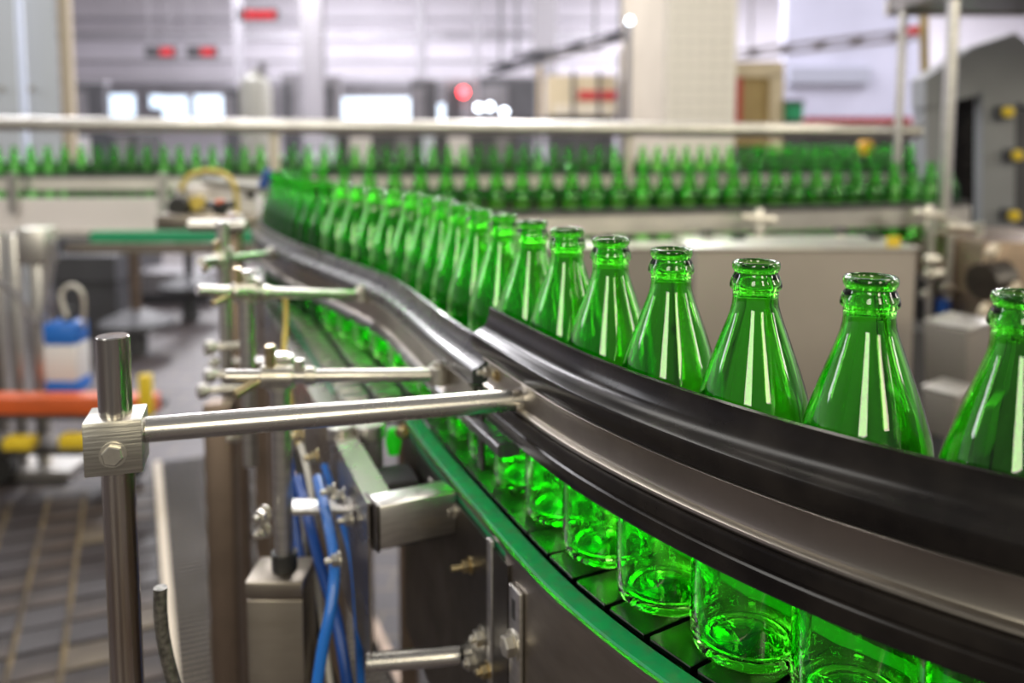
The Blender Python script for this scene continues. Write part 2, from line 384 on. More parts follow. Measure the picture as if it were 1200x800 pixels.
# led displays
def led(r_, label, lit):
    a = at((r_[0] + r_[2]) / 2, r_[3], 14)
    t = thing('led_display', label, 'display', (a.x, 14, a.z), 'red digit displays hanging in the hall')
    part('housing', rect(MB(), *r_, 14, .12), M['grey_dark'], t)
    n = 4; wd = (r_[2] - r_[0]); hh = r_[3] - r_[1]; x0 = r_[0] + wd * lit[0]; x1 = r_[0] + wd * lit[1]; cw = (x1 - x0) / n
    for i in range(n):
        mb = MB(); a0 = x0 + i * cw; b0 = a0 + cw * .78; yt = r_[1] + hh * .18; yb = r_[3] - hh * .18; ym = (yt + yb) / 2; q = cw * .22
        for (p0, q0, p1, q1) in ((a0, yt, b0, yt + q), (a0, ym - q / 2, b0, ym + q / 2), (a0, yb - q, b0, yb), (a0, yt, a0 + q, ym), (b0 - q, yt, b0, yb), (a0, ym, a0 + q, yb)):
            rect(mb, p0, q0, p1, q1, 13.98, .015)
        part('digit', mb, M['digit'], t)
    w_ = MB()
    for fx in (.15, .85):
        a1 = at(r_[0] + wd * fx, r_[1], 14.05); w_.cyl(a1, a1 + Vector((0, 0, 1.2)), .008, 6)
    part('hanger', w_, M['beam'], t)
led((278, 10, 325, 24), 'largest red digit display, highest, above the silver tank', (.18, .97))
led((170, 54, 205, 67), 'left one of the two small black displays with red digits', (.5, .95))
led((218, 54, 253, 67), 'right one of the two small black displays with red digits', (.5, .95))
# tank
a = at(300, 135, 11); t = thing('storage_tank', 'pale beige tank with domed shoulder standing behind the long silver tube', 'tank', (a.x, 11, 0))
part('body', MB().lathe([(0, 0), (.19, 0), (.2, .02), (.2, 1.95), (.17, 2.08), (.07, 2.15), (.07, 2.2), (0, 2.2)], (a.x, 11, 0), 24), M['silver_grey'], t)
part('valve', MB().cyl((a.x + .1, 11, 2.1), (a.x + .1, 11, 2.3), .05, 12), M['mid_grey'], t)
# slanting gallery trusses
def truss(name, label, p, q, th, m, cat='gallery'):
    t = thing(name, label, cat, (p + q) / 2)
    d = (q - p); L = d.length; ax = d.normalized()
    rot = ax.to_track_quat('X', 'Z').to_matrix()
    for k in (-.5, .5): part('beam', MB().box((p + q) / 2 + Vector((0, 0, k * th)), (L, .12, th * .35), mat3=rot), M[m], t)
    n = int(L / .5)
    for i in range(n):
        c = p + d * ((i + .5) / n); part('strut', MB().cyl(c + Vector((-.1, 0, -th / 2)), c + Vector((.1, 0, th / 2)), .03, 6), M[m], t)
    h = MB()
    for f in (.08, .92): c = p + d * f; h.cyl(c, (c.x, c.y, 5.5), .02, 6)
    part('hanger', h, M[m], t)
truss('overhead_gallery', 'dark slanting overhead conveyor gallery left of the tiled column', at(575, 84, 12), at(742, 38, 10.5), .09, 'beam_dark')
truss('overhead_gallery', 'short dark lower gallery arm below the slanting one', at(598, 64, 12.6), at(706, 58, 12.2), .06, 'beam_dark')
truss('overhead_gallery', 'long grey overhead gallery right of the tiled column', at(865, 64, 12), at(1075, 40, 10), .10, 'beam')
# machines in the far hall
pxbox('packing_machine', 'cream packing machine with red band left of the column', 'machine', (642, 88, 722, 135), 11, 1.0, 'beige',
      parts=(('red_band', (678, 106, 722, 117), 'red', .03, -.02), ('lower_panel', (648, 122, 716, 135), 'cream', .03, -.02), ('post', (670, 82, 674, 135), 'beam_dark', .03, -.04), ('post', (700, 82, 704, 135), 'beam_dark', .03, -.04)))
pxbox('safety_ladder', 'yellow upright ladder frame beside the cream machine', 'ladder', (630, 78, 635, 138), 10.6, .08, 'ochre')
pxbox('shelf_cabinet', 'open beige cabinet frame right of the tiled column', 'cabinet', (862, 72, 918, 170), 9, .6, 'ochre',
      parts=(('frame_top', (862, 72, 918, 90), 'beige', .05, -.05), ('frame_side', (902, 88, 918, 185), 'beige', .05, -.05), ('red_edge', (863, 90, 869, 150), 'red', .04, -.04)))
mlist = [((82, 98, 122, 140), 15, 'dark grey machine block under the hall wall, farthest left', 'grey_dark'), ((262, 104, 284, 140), 15, 'narrow dark machine left of the beige tank', 'grey_dark'),
         ((330, 88, 352, 145), 15, 'slim grey machine tower right of the beige tank', 'mid_grey'), ((380, 92, 398, 140), 14, 'slim grey tower left of the wide bright window', 'mid_grey'),
         ((482, 95, 512, 150), 14, 'dark machine right of the wide bright window', 'grey_dark'), ((522, 96, 560, 140), 14, 'dark machine cabinet carrying the red lamp', 'mid_grey'),
         ((562, 92, 628, 140), 14.5, 'broad dark machine left of the yellow ladder', 'grey_dark'), ((726, 60, 735, 150), 13, 'thin dark upright against the column side', 'grey_dark')]
for r_, Y, lb, m in mlist:
    x0, y0, x1, y1 = r_
    pxbox('filling_machine', lb, 'machine', r_, Y, .22, m, parts=(('door', (x0 + 2, y0 + 8, (x0 + x1) / 2, y1), 'mid_grey' if m == 'grey_dark' else 'grey_dark', .02, -.015), ('top_cover', (x0 - 1, y0 - 3, x1 + 1, y0), 'beam', .2, 0)))
for x, lab in ((100, 'leftmost'), (430, 'middle'), (545, 'rightmost')):
    pxbox('low_machine', '%s low dark machine showing between tube and far bottles' % lab, 'machine', (x - 50, 157, x + 60, 200), 7, .5, 'grey_dark',
          parts=(('panel', (x - 20, 160, x + 5, 195), 'wall_warm', .02, -.02), ('panel', (x + 35, 160, x + 52, 195), 'mid_grey', .02, -.02), ('panel', (x - 50, 160, x - 36, 195), 'pale_panel', .02, -.02)))
def lamp(px, py, Y, r, m, lb):
    c = at(px, py, Y); t = thing('signal_lamp', lb, 'lamp', c)
    part('bulb', MB().lathe([(0, -r), (r * .7, -r * .7), (r, 0), (r * .7, r * .7), (0, r)], c, 16), M[m], t)
    part('base', MB().box(c + Vector((0, .06, 0)), (r * 1.6, .04, r * 1.6)), M['grey_dark'], t)
    part('stem', MB().cyl((c.x, c.y + .08, 0), (c.x, c.y + .08, c.z), .03, 10), M['beam'], t)
lamp(543, 108, 13.8, .075, 'red_lamp', 'round red signal lamp glowing in the far hall')
for x, y, lb in ((561, 126, 'left of the pair'), (574, 125, 'right of the pair'), (591, 131, 'alone at the right')):
    lamp(x, y, 13.5, .055, 'white_lamp', 'small bluish white lamp, %s, right of the red lamp' % lb)
lamp(738, 24, 7.6, .028, 'white_lamp', 'bright white lamp reflection high on the beige column side, made as a glowing bulb')  # added bulb, its glow stands in for a reflected lamp
pxbox('crate_rack', 'grey rack carrying the low row of red crates', 'rack', (945, 150, 1075, 160), 9.4, .6, 'mid_grey')
for i in range(7):
    x = 946 + i * 18
    pxbox('drink_crate', '%s red crate from the left on the grey rack under the pale right wall' % ['first', 'second', 'third', 'fourth', 'fifth', 'sixth', 'seventh', 'eighth', 'ninth'][i], 'crate', (x, 138, x + 15, 150), 9.5, .4, 'red', group='red crates under the right wall', plinth=False, parts=(('rim', (x - .5, 137, x + 15.5, 139.5), 'red', .02, -.02),))
pxbox('waste_bin', 'dark green bin right of the open beige cabinet', 'bin', (922, 119, 941, 140), 8.9, .3, 'green_plain', parts=(('lid', (920, 117, 943, 121), 'grey_dark', .32, -.02),))

# ---------------------------------------------------------------- long silver tube rail over the back line
p0 = at(-60, 144.5, 3.3); p1 = at(1078, 154, 3.3)
t = thing('tube_rail', 'long horizontal silver tube running across the hall above the far bottles', 'rail', ((p0 + p1) / 2))
part('tube', MB().cyl(p0, p1, .028, 20), M['sheet_light'], t)
for x in (322, 737):
    a = at(x, 150, 3.32); b = at(x, 205, 3.32); part('bracket', MB().box((a + b) / 2, (.036 if x < 400 else .024, .02, a.z - b.z), ch=.003), M['cream'], t)

# ---------------------------------------------------------------- bottles
OUT = [(.0118, .2400), (.0130, .2399), (.0138, .2390), (.0140, .2375), (.0139, .2358), (.0132, .2345), (.0126, .2338), (.0127, .2328), (.0137, .2310), (.0147, .2285),
       (.0152, .2262), (.0152, .2250), (.0149, .2240), (.0139, .2232), (.0134, .2225), (.0133, .2180), (.0137, .2140), (.0148, .2095), (.0166, .2040), (.0188, .1980),
       (.0213, .1910), (.0240, .1835), (.0267, .1755), (.0291, .1680), (.0312, .1610), (.0327, .1550), (.0337, .1490), (.0342, .1430), (.0345, .1350), (.0346, .12), (.0346, .0900),
       (.0346, .0600), (.0346, .0300), (.0345, .0120), (.0340, .0065), (.0328, .0028), (.0305, .0006), (.0280, .0000), (.0255, .0008), (.0225, .0030), (.0140, .0060), (0, .0072)]
INN = [(0, .0125), (.0150, .0110), (.0235, .0085), (.0285, .0080), (.0308, .0100), (.0318, .0150), (.0320, .0300), (.0321, .0600), (.0321, .0900), (.0321, .12), (.0319, .1350), (.0315, .1430), (.0309, .1490),
       (.0298, .1550), (.0283, .1610), (.0262, .1680), (.0238, .1755), (.0211, .1835), (.0184, .1910), (.0159, .1980), (.0137, .2040), (.0119, .2095), (.0109, .2140), (.0106, .2180), (.0104, .2250),
       (.0104, .2340), (.0107, .2385), (.0111, .2396), (.0118, .2400)]
near_me = MB().lathe(OUT + INN[:-1] + [OUT[0]], n=72)
bm_near = near_me.mesh('bottle_glass', M['glass'], smooth=60)
bmv = bmesh.new(); bmv.from_mesh(bm_near); bmesh.ops.remove_doubles(bmv, verts=bmv.verts[:], dist=1e-6); bmesh.ops.recalc_face_normals(bmv, faces=bmv.faces[:]); bmv.to_mesh(bm_near); bmv.free()
far_prof = [OUT[i] for i in (0, 3, 6, 10, 13, 15, 17, 19, 21, 23, 25, 27, 30, 33, 35, 37)] + [(0, .003)]
bm_far = MB().lathe(far_prof, n=20).mesh('bottle_shell', M['thin_glass'], smooth=60)
def bottle(me, p, z, label, group):
    o = D.objects.new('bottle', me); COL.objects.link(o); o.location = (p.x, p.y, z); o.rotation_euler = (0, 0, random.uniform(0, 6.28))
    o['label'] = label; o['category'] = 'bottle'; o['group'] = group
ORD = ['first', 'second', 'third', 'fourth', 'fifth', 'sixth', 'seventh', 'eighth', 'ninth', 'tenth', 'eleventh', 'twelfth', 'thirteenth', 'fourteenth', 'fifteenth', 'sixteenth', 'seventeenth',
       'eighteenth', 'nineteenth', 'twentieth', 'twenty-first', 'twenty-second', 'twenty-third', 'twenty-fourth', 'twenty-fifth', 'twenty-sixth', 'twenty-seventh', 'twenty-eighth', 'twenty-ninth', 'thirtieth']
TENS = ['', '', 'twenty', 'thirty', 'forty', 'fifty', 'sixty', 'seventy', 'eighty', 'ninety']; TH = {'twenty': 'twentieth', 'thirty': 'thirtieth', 'forty': 'fortieth', 'fifty': 'fiftieth', 'sixty': 'sixtieth', 'seventy': 'seventieth', 'eighty': 'eightieth', 'ninety': 'ninetieth'}
def ordn(n):
    if n <= 20: return ORD[n - 1]
    return TH[TENS[n // 10]] if n % 10 == 0 else TENS[n // 10] + '-' + ORD[n % 10 - 1]
CNT = {}
def nxt(k): CNT[k] = CNT.get(k, 0) + 1; return ordn(CNT[k])
SP = .0715
ks = range(-3, 200)
for k in ks:
    s = S_B1 + k * SP
    if s > ARC[-1] - .02: break
    p, nn, d = on_path(s)
    if p.x / p.y > .525 and p.y > 2: break
    thick = k < 16
    if k < -1: lb = 'green bottle beyond the right end of the near curved row'
    elif k + 1 < 22:
        lb = '%s clear green glass bottle from the right picture edge in the near curved row' % ORD[k + 1]
    elif p.y < 2.3: lb = '%s green bottle round the far left bend where the rows turn back' % nxt('bend')
    else: lb = '%s green bottle from the left in the middle row behind the silver guide rail' % nxt('mid')
    g = 'bottles of the near curved row' if k + 1 < 22 else ('bottles in the far bend' if p.y < 2.3 else 'bottles of the middle row')
    bottle(bm_near if thick else bm_far, p, ZC + .0035, lb, g)
BZ = 1.048
x = -2.27
while x < 2.3:
    bottle(bm_far, Vector((x, 4.0 + .10 * x, 0)), BZ, '%s small green bottle from the left in the long far row' % nxt('far'), 'bottles of the long far row'); x += .0705
x = 1.75
while x < 3.4:
    for r_ in range(2):
        bottle(bm_far, Vector((x + .035 * r_, 6.2 + .07 * r_, 0)), 1.04, 'tiny green bottle in the dense rearmost row right of the column', 'bottles of the rearmost row')
    x += .0705

# ---------------------------------------------------------------- near guide rail
UP = [(.0365, .134), (.0365, .1672), (.0385, .168), (.0405, .1672), (.0412, .161), (.0430, .1555), (.0465, .1510), (.0515, .1482), (.0550, .1468), (.0566, .1455), (.0570, .1440), (.0568, .1335), (.0560, .1318), (.0500, .1310), (.0420, .1310)]
CH = [(.040, .1310), (.0540, .1310), (.0553, .1298), (.0550, .1282), (.0530, .1272), (.0508, .1262), (.0503, .1240), (.0503, .1095), (.0510, .1078), (.0535, .1070), (.0550, .1060), (.0553, .1045), (.0545, .1030), (.040, .1025)]
LO = [(.0365, .0775), (.0365, .1025), (.0540, .1025), (.0562, .1015), (.0568, .0995), (.0566, .0925), (.0552, .0912), (.0552, .0900), (.0566, .0888), (.0566, .0800), (.0555, .0780), (.0530, .0770), (.0400, .0770)]
S_END = ARC[arc_near(.022, .748)] + .012
sN0 = .02; sN1 = S_END
t = thing('guide_rail', 'near curved bottle guide rail of steel channel between black plastic profiles', 'rail', (.16, .42, ZC + .12))
part('plastic_profile', MB().sweep(prof(UP), frames(sN0, sN1, .008)), M['black'], t, 'upper black plastic profile with a deep groove')
part('plastic_profile', MB().sweep(prof(LO), frames(sN0, sN1 - .03, .008)), M['black'], t, 'lower black plastic profile')
part('steel_channel', MB().sweep(prof(CH), frames(sN0, sN1 - .022, .008)), M['channel'], t)
p, nn, d = on_path(sN1 - .022)
q = Vector((p.x, p.y, ZC + .118)) + nn * .0500
part('bolt', MB().hexbolt(q - d * .006, nn * .9 + d * .0, .0050, .005, stud=.006), M['bolt'], t)
part('bolt', MB().hexbolt(q - d * .022, nn, .0042, .003, stud=.001), M['bolt_yel'], t)
# ---------------------------------------------------------------- far guide rail
dz = -.0335
sF0 = S_END + .000; sF1 = ARC[arc_near(-.545, 2.16)] + .02
UPF = [(a, .098 + (z - .131) * (.0365 / .037)) for a, z in UP]
CHF = [(.040, .0975), (.0540, .0975), (.0553, .0963), (.0550, .0947), (.0520, .0935), (.0508, .0915), (.0508, .0700), (.0520, .0685), (.0545, .0675), (.0545, .0660), (.040, .0660)]
LOF = [(.0365, .0540), (.0365, .0655), (.0540, .0655), (.0562, .0640), (.0562, .0560), (.0540, .0540)]
t = thing('guide_rail', 'far S-shaped bottle guide rail with black plastic lips, painted grey for their sheen, and steel channel', 'rail', (-.2, 1.2, ZC + .09))
part('plastic_profile', MB().sweep(prof(UPF), frames(sF0, sF1)), M['sheen_plastic'], t)
part('plastic_profile', MB().sweep(prof(LOF), frames(sF0 - .06, sF1)), M['sheen_plastic'], t)
part('steel_channel', MB().sweep(prof(CHF), frames(sF0 + .015, sF1)), M['channel'], t)
p, nn, d = on_path(sF0 + .004); c = Vector((p.x, p.y, 0))
rotp = Matrix.Rotation(math.atan2(d.y, d.x), 3, 'Z')
part('end_strap', MB().box(c + nn * .047 + Vector((0, 0, ZC + .058)), (.012, .004, .075), mat3=rotp, ch=.001), M['dark_steel'], t)
part('bolt', MB().hexbolt(c + nn * .050 + Vector((0, 0, ZC + .082)), nn, .005, .004, stud=.004), M['bolt'], t)

# ---------------------------------------------------------------- curved conveyor under the near row
t = thing('curved_conveyor', 'curved steel bottle conveyor with green wear strip under the near row', 'conveyor', (.1, .5, 0))
sC1 = ARC[arc_near(-.06, .965)]
part('wear_strip', MB().sweep(prof([(.0470, -.012), (.0470, .0005), (.0490, .0018), (.0635, .0018), (.0650, .0005), (.0650, -.012)]), frames(.0, sC1, .008)), M['green_strip'], t, 'green plastic wear strip along the outer edge')
sM = ARC[arc_near(.055, .665)]
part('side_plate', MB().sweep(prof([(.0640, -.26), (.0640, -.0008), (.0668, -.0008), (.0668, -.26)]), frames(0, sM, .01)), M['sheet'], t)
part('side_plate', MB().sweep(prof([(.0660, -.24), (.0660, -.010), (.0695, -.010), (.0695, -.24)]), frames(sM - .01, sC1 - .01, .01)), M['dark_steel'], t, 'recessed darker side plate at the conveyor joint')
part('edge_bead', MB().sweep(prof([(.0650, -.003), (.0650, .0008), (.0675, .0008), (.0675, -.003)]), frames(0, sC1, .01)), M['channel'], t)
part('under_frame', MB().sweep(prof([(-.065, -.26), (-.065, -.014), (.045, -.014), (.045, -.020), (-.060, -.020), (-.060, -.26)]), frames(0, sC1, .02)), M['dark_steel'], t)
part('inner_strip', MB().sweep(prof([(-.065, -.012), (-.065, .0018), (-.047, .0018), (-.047, -.012)]), frames(0, sC1, .02)), M['green_strip'], t)
PL = .0381
pm = MB()
hw = .0445; hl = PL / 2 - .0008
ol = [(-hl, -hw), (hl - .002, -hw), (hl, -hw + .002), (hl - .0012, 0), (hl, hw - .002), (hl - .002, hw), (-hl, hw), (-hl + .0012, 0)]
pm.add([(x, y, 0) for x, y in ol] + [(x * .985, y * .992, .0035) for x, y in ol] + [(x, y, .0028) for x, y in ol],
       [tuple(range(7, -1, -1)), tuple(range(8, 16))] + [(i, (i + 1) % 8, 16 + (i + 1) % 8, 16 + i) for i in range(8)] + [(16 + i, 16 + (i + 1) % 8, 8 + (i + 1) % 8, 8 + i) for i in range(8)])
pme = pm.mesh('chain_plate', M['plate'], smooth=0)
pf = MB(); pf.box((0, 0, 0), (PL - .011, .033, .0045), ch=.0012); pf.cyl((-.0165, -.012, -.0008), (-.0165, .012, -.0008), .0024, 8)
pmf = pf.mesh('chain_plate', M['plate_far'], smooth=0)
s = .03
while s < sC1:
    p, nn, d = on_path(s); o = D.objects.new('chain_plate', pme); COL.objects.link(o); o.parent = t
    o.location = Vector((p.x, p.y, ZC)) - t.location; o.rotation_euler = (0, 0, math.atan2(d.y, d.x)); s += PL
# fittings on the side plate
def on_side(px, s_hint, n, z):
    p, nn, d = on_path(s_hint); return Vector((p.x, p.y, ZC + z)) + nn * n, nn, d
def find_s(px, n, z):                               # the place along the curve that stands behind a view column
    best = None
    for i in range(0, 600):
        s = ARC[-1] * 0 + i * .003
        p, nn, d = on_path(s); q = Vector((p.x, p.y, ZC + z)) + nn * n
        Z = q.y * math.cos(PITCH) + (CAM_Z - q.z) * math.sin(PITCH); e = abs(600 + 1000 * q.x / Z - px)
        if best is None or e < best[0]: best = (e, s)
    return best[1]
s = find_s(607, .068, -.06); q, nn, d = on_side(0, s, .0692, -.10); rot = Matrix.Rotation(math.atan2(d.y, d.x), 3, 'Z')
sp = part('slotted_plate', MB().box(q, (.020, .004, .16), mat3=rot, ch=.0012), M['steel'], t)
q2, _, _ = on_side(0, s, .0713, -.036); part('slot', MB().box(q2, (.006, .0006, .016), mat3=rot, ch=.0002), M['rubber'], sp)
q2, _, _ = on_side(0, s, .0712, -.064); part('bolt', MB().hexbolt(q2, nn, .0085, .007), M['bolt'], sp)
for px, z, n_, r_, st, mm in ((533, -.018, .0697, .0055, .008, 'bolt'), (551, -.050, .0697, .0058, .010, 'bolt_yel'), (566, -.098, .0697, .007, .004, 'bolt'), (573, -.118, .0697, .006, .004, 'bolt_yel'), (556, -.132, .0697, .007, .003, 'bolt')):
    s = find_s(px, n_, z); q, nn, d = on_side(0, s, n_, z); part('bolt', MB().hexbolt(q, nn, r_, .006, stud=st), M[mm], t)
s = find_s(505, .0697, .0 - .03); q, nn, d = on_side(0, s, .0699, -.03); rot = Matrix.Rotation(math.atan2(d.y, d.x), 3, 'Z')
part('slot', MB().box(q, (.012, .0012, .024), mat3=rot, ch=.0005), M['sheet_light'], t, 'pale slot hole in the recessed plate')
s = find_s(577, .068, -.08); q, nn, d = on_side(0, s, .0690, -.12); rot = Matrix.Rotation(math.atan2(d.y, d.x), 3, 'Z')
part('joint_strip', MB().box(q, (.010, .004, .23), mat3=rot, ch=.001), M['steel'], t)
for (x, y) in ((.12, .52), (.30, .42), (-.0, .86)):
    part('leg', MB().box((x, y, .37), (.04, .04, .74)), M['dark_steel'], t)
# ---------------------------------------------------------------- straight multi lane conveyor on the left
E0 = Vector((-.126, .717, 0)); U = Vector((-.361, .933, 0)).normalized(); RR = Vector((.933, .361, 0)).normalized()
def ef(t_, r_, z): return E0 + U * t_ + RR * r_ + Vector((0, 0, ZC + z))
def strip(prof_, t0, t1):
    fr = [(E0 + U * t0, RR), (E0 + U * t1, RR)]; return MB().sweep(prof(prof_), fr)
t = thing('straight_conveyor', 'straight multi-lane chain conveyor leading away at the left of the row', 'conveyor', (-.3, 1.3, 0))
part('edge_profile', strip([(0, -.15), (0, .0), (.0245, .0), (.0245, -.0022), (.0022, -.0022), (.0022, -.15)], 0, 1.45), M['edge_steel'], t, 'bent pale steel edge profile with open front end')
part('inner_web', strip([(.030, -.12), (.030, -.006), (.033, -.006), (.033, -.12)], .30, 1.45), M['sheet'], t)
part('wear_strip', strip([(.0250, -.010), (.0250, .002), (.0275, .002), (.0275, -.010)], .34, 1.45), M['green_plain'], t)
part('bed', strip([(.028, -.035), (.028, -.008), (.29, -.008), (.29, -.035)], .30, 1.45), M['rubber'], t)
for lane, r0 in enumerate((.050, .092, .134, .176, .218, .258)):
    tt = .33
    while tt < 1.42:
        c = ef(tt, r0, -.004)
        if lane > 3 and tt > 1.1: break
        # leave the space under the curved chain free
        pp = min(((PATH[i].x - c.x) ** 2 + (PATH[i].y - c.y) ** 2) for i in range(0, arc_near(-.06, .965)))
        if pp > .095 ** 2:
            o = D.objects.new('chain_plate', pmf); COL.objects.link(o); o.parent = t
            o.location = c - t.location; o.rotation_euler = (0, 0, math.atan2(U.y, U.x))
        tt += PL
for tt in (.35, .9, 1.35):
    for r_ in (.02, .26):
        c = ef(tt, r_, 0); part('leg', MB().box((c.x, c.y, .45), (.035, .035, .9)), M['brown_steel'], t)
# cross member between the two conveyors
t2 = thing('cross_member', 'short square steel tube joining the pale edge profile to the curved conveyor', 'tube', (-.09, .715, ZC - .04))
a = at(438, 615, .722); sx = find_s(528, .070, -.02); b, _, _ = on_side(0, sx, .070, -.02)
hh = MB(); dd = (b - a); dd.z = 0; L = dd.length; ang = math.atan2(dd.y, dd.x)
cc = (a + b) / 2; cc.z = ZC - .019
hh.box(cc, (L, .030, .040), rz=ang, ch=.003); part('tube', hh, M['steel'], t2)
part('end_plate', MB().box(a * 1.0 + Vector((-.001, 0, ZC - .019 - a.z)), (.003, .034, .042), rz=ang, ch=.001), M['dark_steel'], t2)
a = at(430, 776, .722); sx = find_s(538, .070, -.11); b, _, _ = on_side(0, sx, .070, -.11); b.z = a.z
solo('tie_rod', MB().cyl(a, b, .0085, 20), M['rod'], 'lower round steel tie bar running to the conveyor side plate', 'rod', (a + b) / 2)
a = at(455, 560, .80)
# small fittings in the gap: drive head
t3 = thing('drive_unit', 'grey drive head with pale caps between the two conveyors', 'drive', (at(440, 540, .83)))
c = at(462, 560, .86)
part('housing', MB().box((c.x - .004, c.y, ZC - .065), (.05, .05, .07), rz=.36, ch=.004), M['grey_dark'], t3)
for (px, py, r_) in ((400, 514, .015), (434, 512, .017)):
    c = at(px, py, .90); part('cap', MB().cyl(c, c + Vector((0, 0, .016)), r_, 20, ch=.002), M['sheet_light'], t3); part('cap_neck', MB().cyl(c + Vector((0, 0, -.05)), c, r_ * .8, 16), M['mid_grey'], t3)
c = at(461, 517, .90); part('lens', MB().lathe([(0, -.016), (.006, -.014), (.009, 0), (.006, .014), (0, .016)], c, 20), mat('green_sensor_lens', (.02, .55, .02), .2, emit=(.02, .8, .01), estr=.18), t3, 'bright green sensor lens')
c = at(473, 505, .86); part('stud', MB().hexbolt(c, (-.6, -.8, 0), .006, .006), M['bolt_yel'], t3)
for (px, py) in ((355, 510), (372, 535), (392, 575), (398, 655), (412, 608)):
    c = at(px, py, .78 + (600 - py) * .0008); part('bolt', MB().hexbolt(c, (-.9, -.4, 0), .006, .006, stud=.006), M['bolt_yel'] if py < 560 else M['bolt'], t3)

# ---------------------------------------------------------------- clamp posts
# nearest post
XP, YP = -.269, .565
t = thing('clamp_post', 'nearest polished steel clamp post with square block at left, one long rod', 'post', (XP, YP, 0))
part('upright', MB().cyl((XP, YP, .55), (XP, YP, 1.184), .0108, 40, ch=.0008), M['rod_worn'], t)
rd = Vector((.0065 + .256, .655 - .576, 0)); ra = math.atan2(rd.y, rd.x)
blk = part('clamp_block', MB().box((XP, YP, 1.112), (.036, .036, .0365), rz=ra, ch=.0008), M['block'], t)
fn = Vector((math.sin(ra), -math.cos(ra), 0))
bc = Vector((XP, YP, 1.108)) + fn * .018
part('bolt', MB().cyl(bc, bc + fn * .0015, .0085, 24).hexbolt(bc, fn, .0070, .005, washer=False), M['bolt'], blk)
st = Vector((XP, YP, 1.117)) + rd.normalized() * .018
en = Vector((.0075, .654, 1.1125))
part('cross_rod', MB().cyl(st, en, .0088, 36, ch=.0006), M['rod'], t)
part('end_gap', MB().cyl(en, en + rd.normalized() * .0022, .0093, 30), M['rubber'], t)  # black ring stands in for the shaded gap at the rod end
part('foot', MB().cyl((XP, YP, .0), (XP, YP, .55), .018, 24), M['steel'], t)

def clamp_post(px, Y, ztop, zbot, r, cz, left, right_pt, label, bracket=True, col='steel', extra=True):
    b = at(px, 400, Y); X = b.x
    t = thing('clamp_post', label, 'post', (X, Y, 0), 'guide rail clamp posts along the straight conveyor')
    part('upright', MB().cyl((X, Y, zbot), (X, Y, ztop), r, 28, ch=.0006), M[col], t)
    e = Vector(right_pt); c = Vector((X, Y - r - .006, cz)); dr = (e - c); dr.normalize(); l = c - dr * left
    rod = part('cross_rod', MB().cyl(l, e, r * .72, 24, ch=.0005), M[col], t)
    # cross clamp: two barrels and a thumb screw
    kb = part('clamp', MB().cyl((X, Y, cz - .016), (X, Y, cz + .016), r * 1.5, 24, ch=.001).cyl(c - dr * .014, c + dr * .016, r * 1.15, 24, ch=.001), M['bolt'], t)
    part('thumb_screw', MB().cyl(c + Vector((-.004, 0, .004)), c + Vector((-.004, -.002, .030)), r * .55, 12, ch=.0005).cyl(c - dr * .008, c - dr * .02 + Vector((-.012, -.018, -.012)), r * .5, 12, ch=.0005), M['bolt_yel'], kb)
    part('collar', MB().cyl(c + dr * .026, c + dr * .036, r * 1.0, 20, ch=.0006).cyl(c + dr * .022 + Vector((0, 0, -.001)), c + dr * .022 + Vector((0, 0, .016)), r * .5, 10), M['bolt'], rod)
    # clevis at the rail
    part('rail_clamp', MB().cyl(e + Vector((0, 0, -.009)), e + Vector((0, 0, .009)), r * 1.2, 20, ch=.001).hexbolt(e + Vector((0, 0, .009)), (0, 0, 1), r * .75, .004).box(e + dr * .012 + Vector((0, 0, -.004)), (.02, .012, .008), ch=.001), M['bolt'], rod)
    if bracket:
        bz = ZC - .045
        ec = E0 + U * ((Y - E0.y) / U.y)
        bx_ = part('bracket', MB().box(((X + ec.x) / 2 + .004, Y + .012, bz), (abs(ec.x - X) + .02, .028, .006), ch=.001), M['steel'], t)
        part('bolt', MB().hexbolt((X - .014, Y - .012, bz + .004), (-.4, -.9, 0), .0065, .008, stud=.006).hexbolt((X - .014, Y - .012, bz - .012), (-.4, -.9, 0), .0060, .008, stud=.006), M['bolt'], bx_)
        part('bolt', MB().hexbolt((ec.x - .003, Y - .006, bz + .018), (-1, -.2, 0), .007, .007, stud=.004), M['bolt'], bx_)
    return t
def rail_pt(px, z=.0835):
    s = find_s2(px, .058, z); p, nn, d = on_path(s); return Vector((p.x, p.y, ZC + z)) + nn * .058
def find_s2(px, n, z):
    best = None
    for i in range(0, 300):
        s = S_END + i * .004
        p, nn, d = on_path(s); q = Vector((p.x, p.y, ZC + z)) + nn * n
        Z = q.y * math.cos(PITCH) + (CAM_Z - q.z) * math.sin(PITCH); e = abs(600 + 1000 * q.x / Z - px)
        if best is None or e < best[0]: best = (e, s)
    return best[1]
clamp_post(327, .80, ZC + .112, ZC - .125, .0092, ZC + .094, .045, rail_pt(515), 'second clamp post, brass tinted rod, standing on the grey square column')
clamp_post(290, 1.06, ZC + .152, ZC - .10, .0092, ZC + .128, .058, rail_pt(424, .100), 'third clamp post, taller, with a pale rod ending mid rail')
clamp_post(265, 1.36, ZC + .185, ZC - .12, .0100, ZC + .126, .075, rail_pt(318, .100), 'farthest clamp post of the row, beside the far bend')
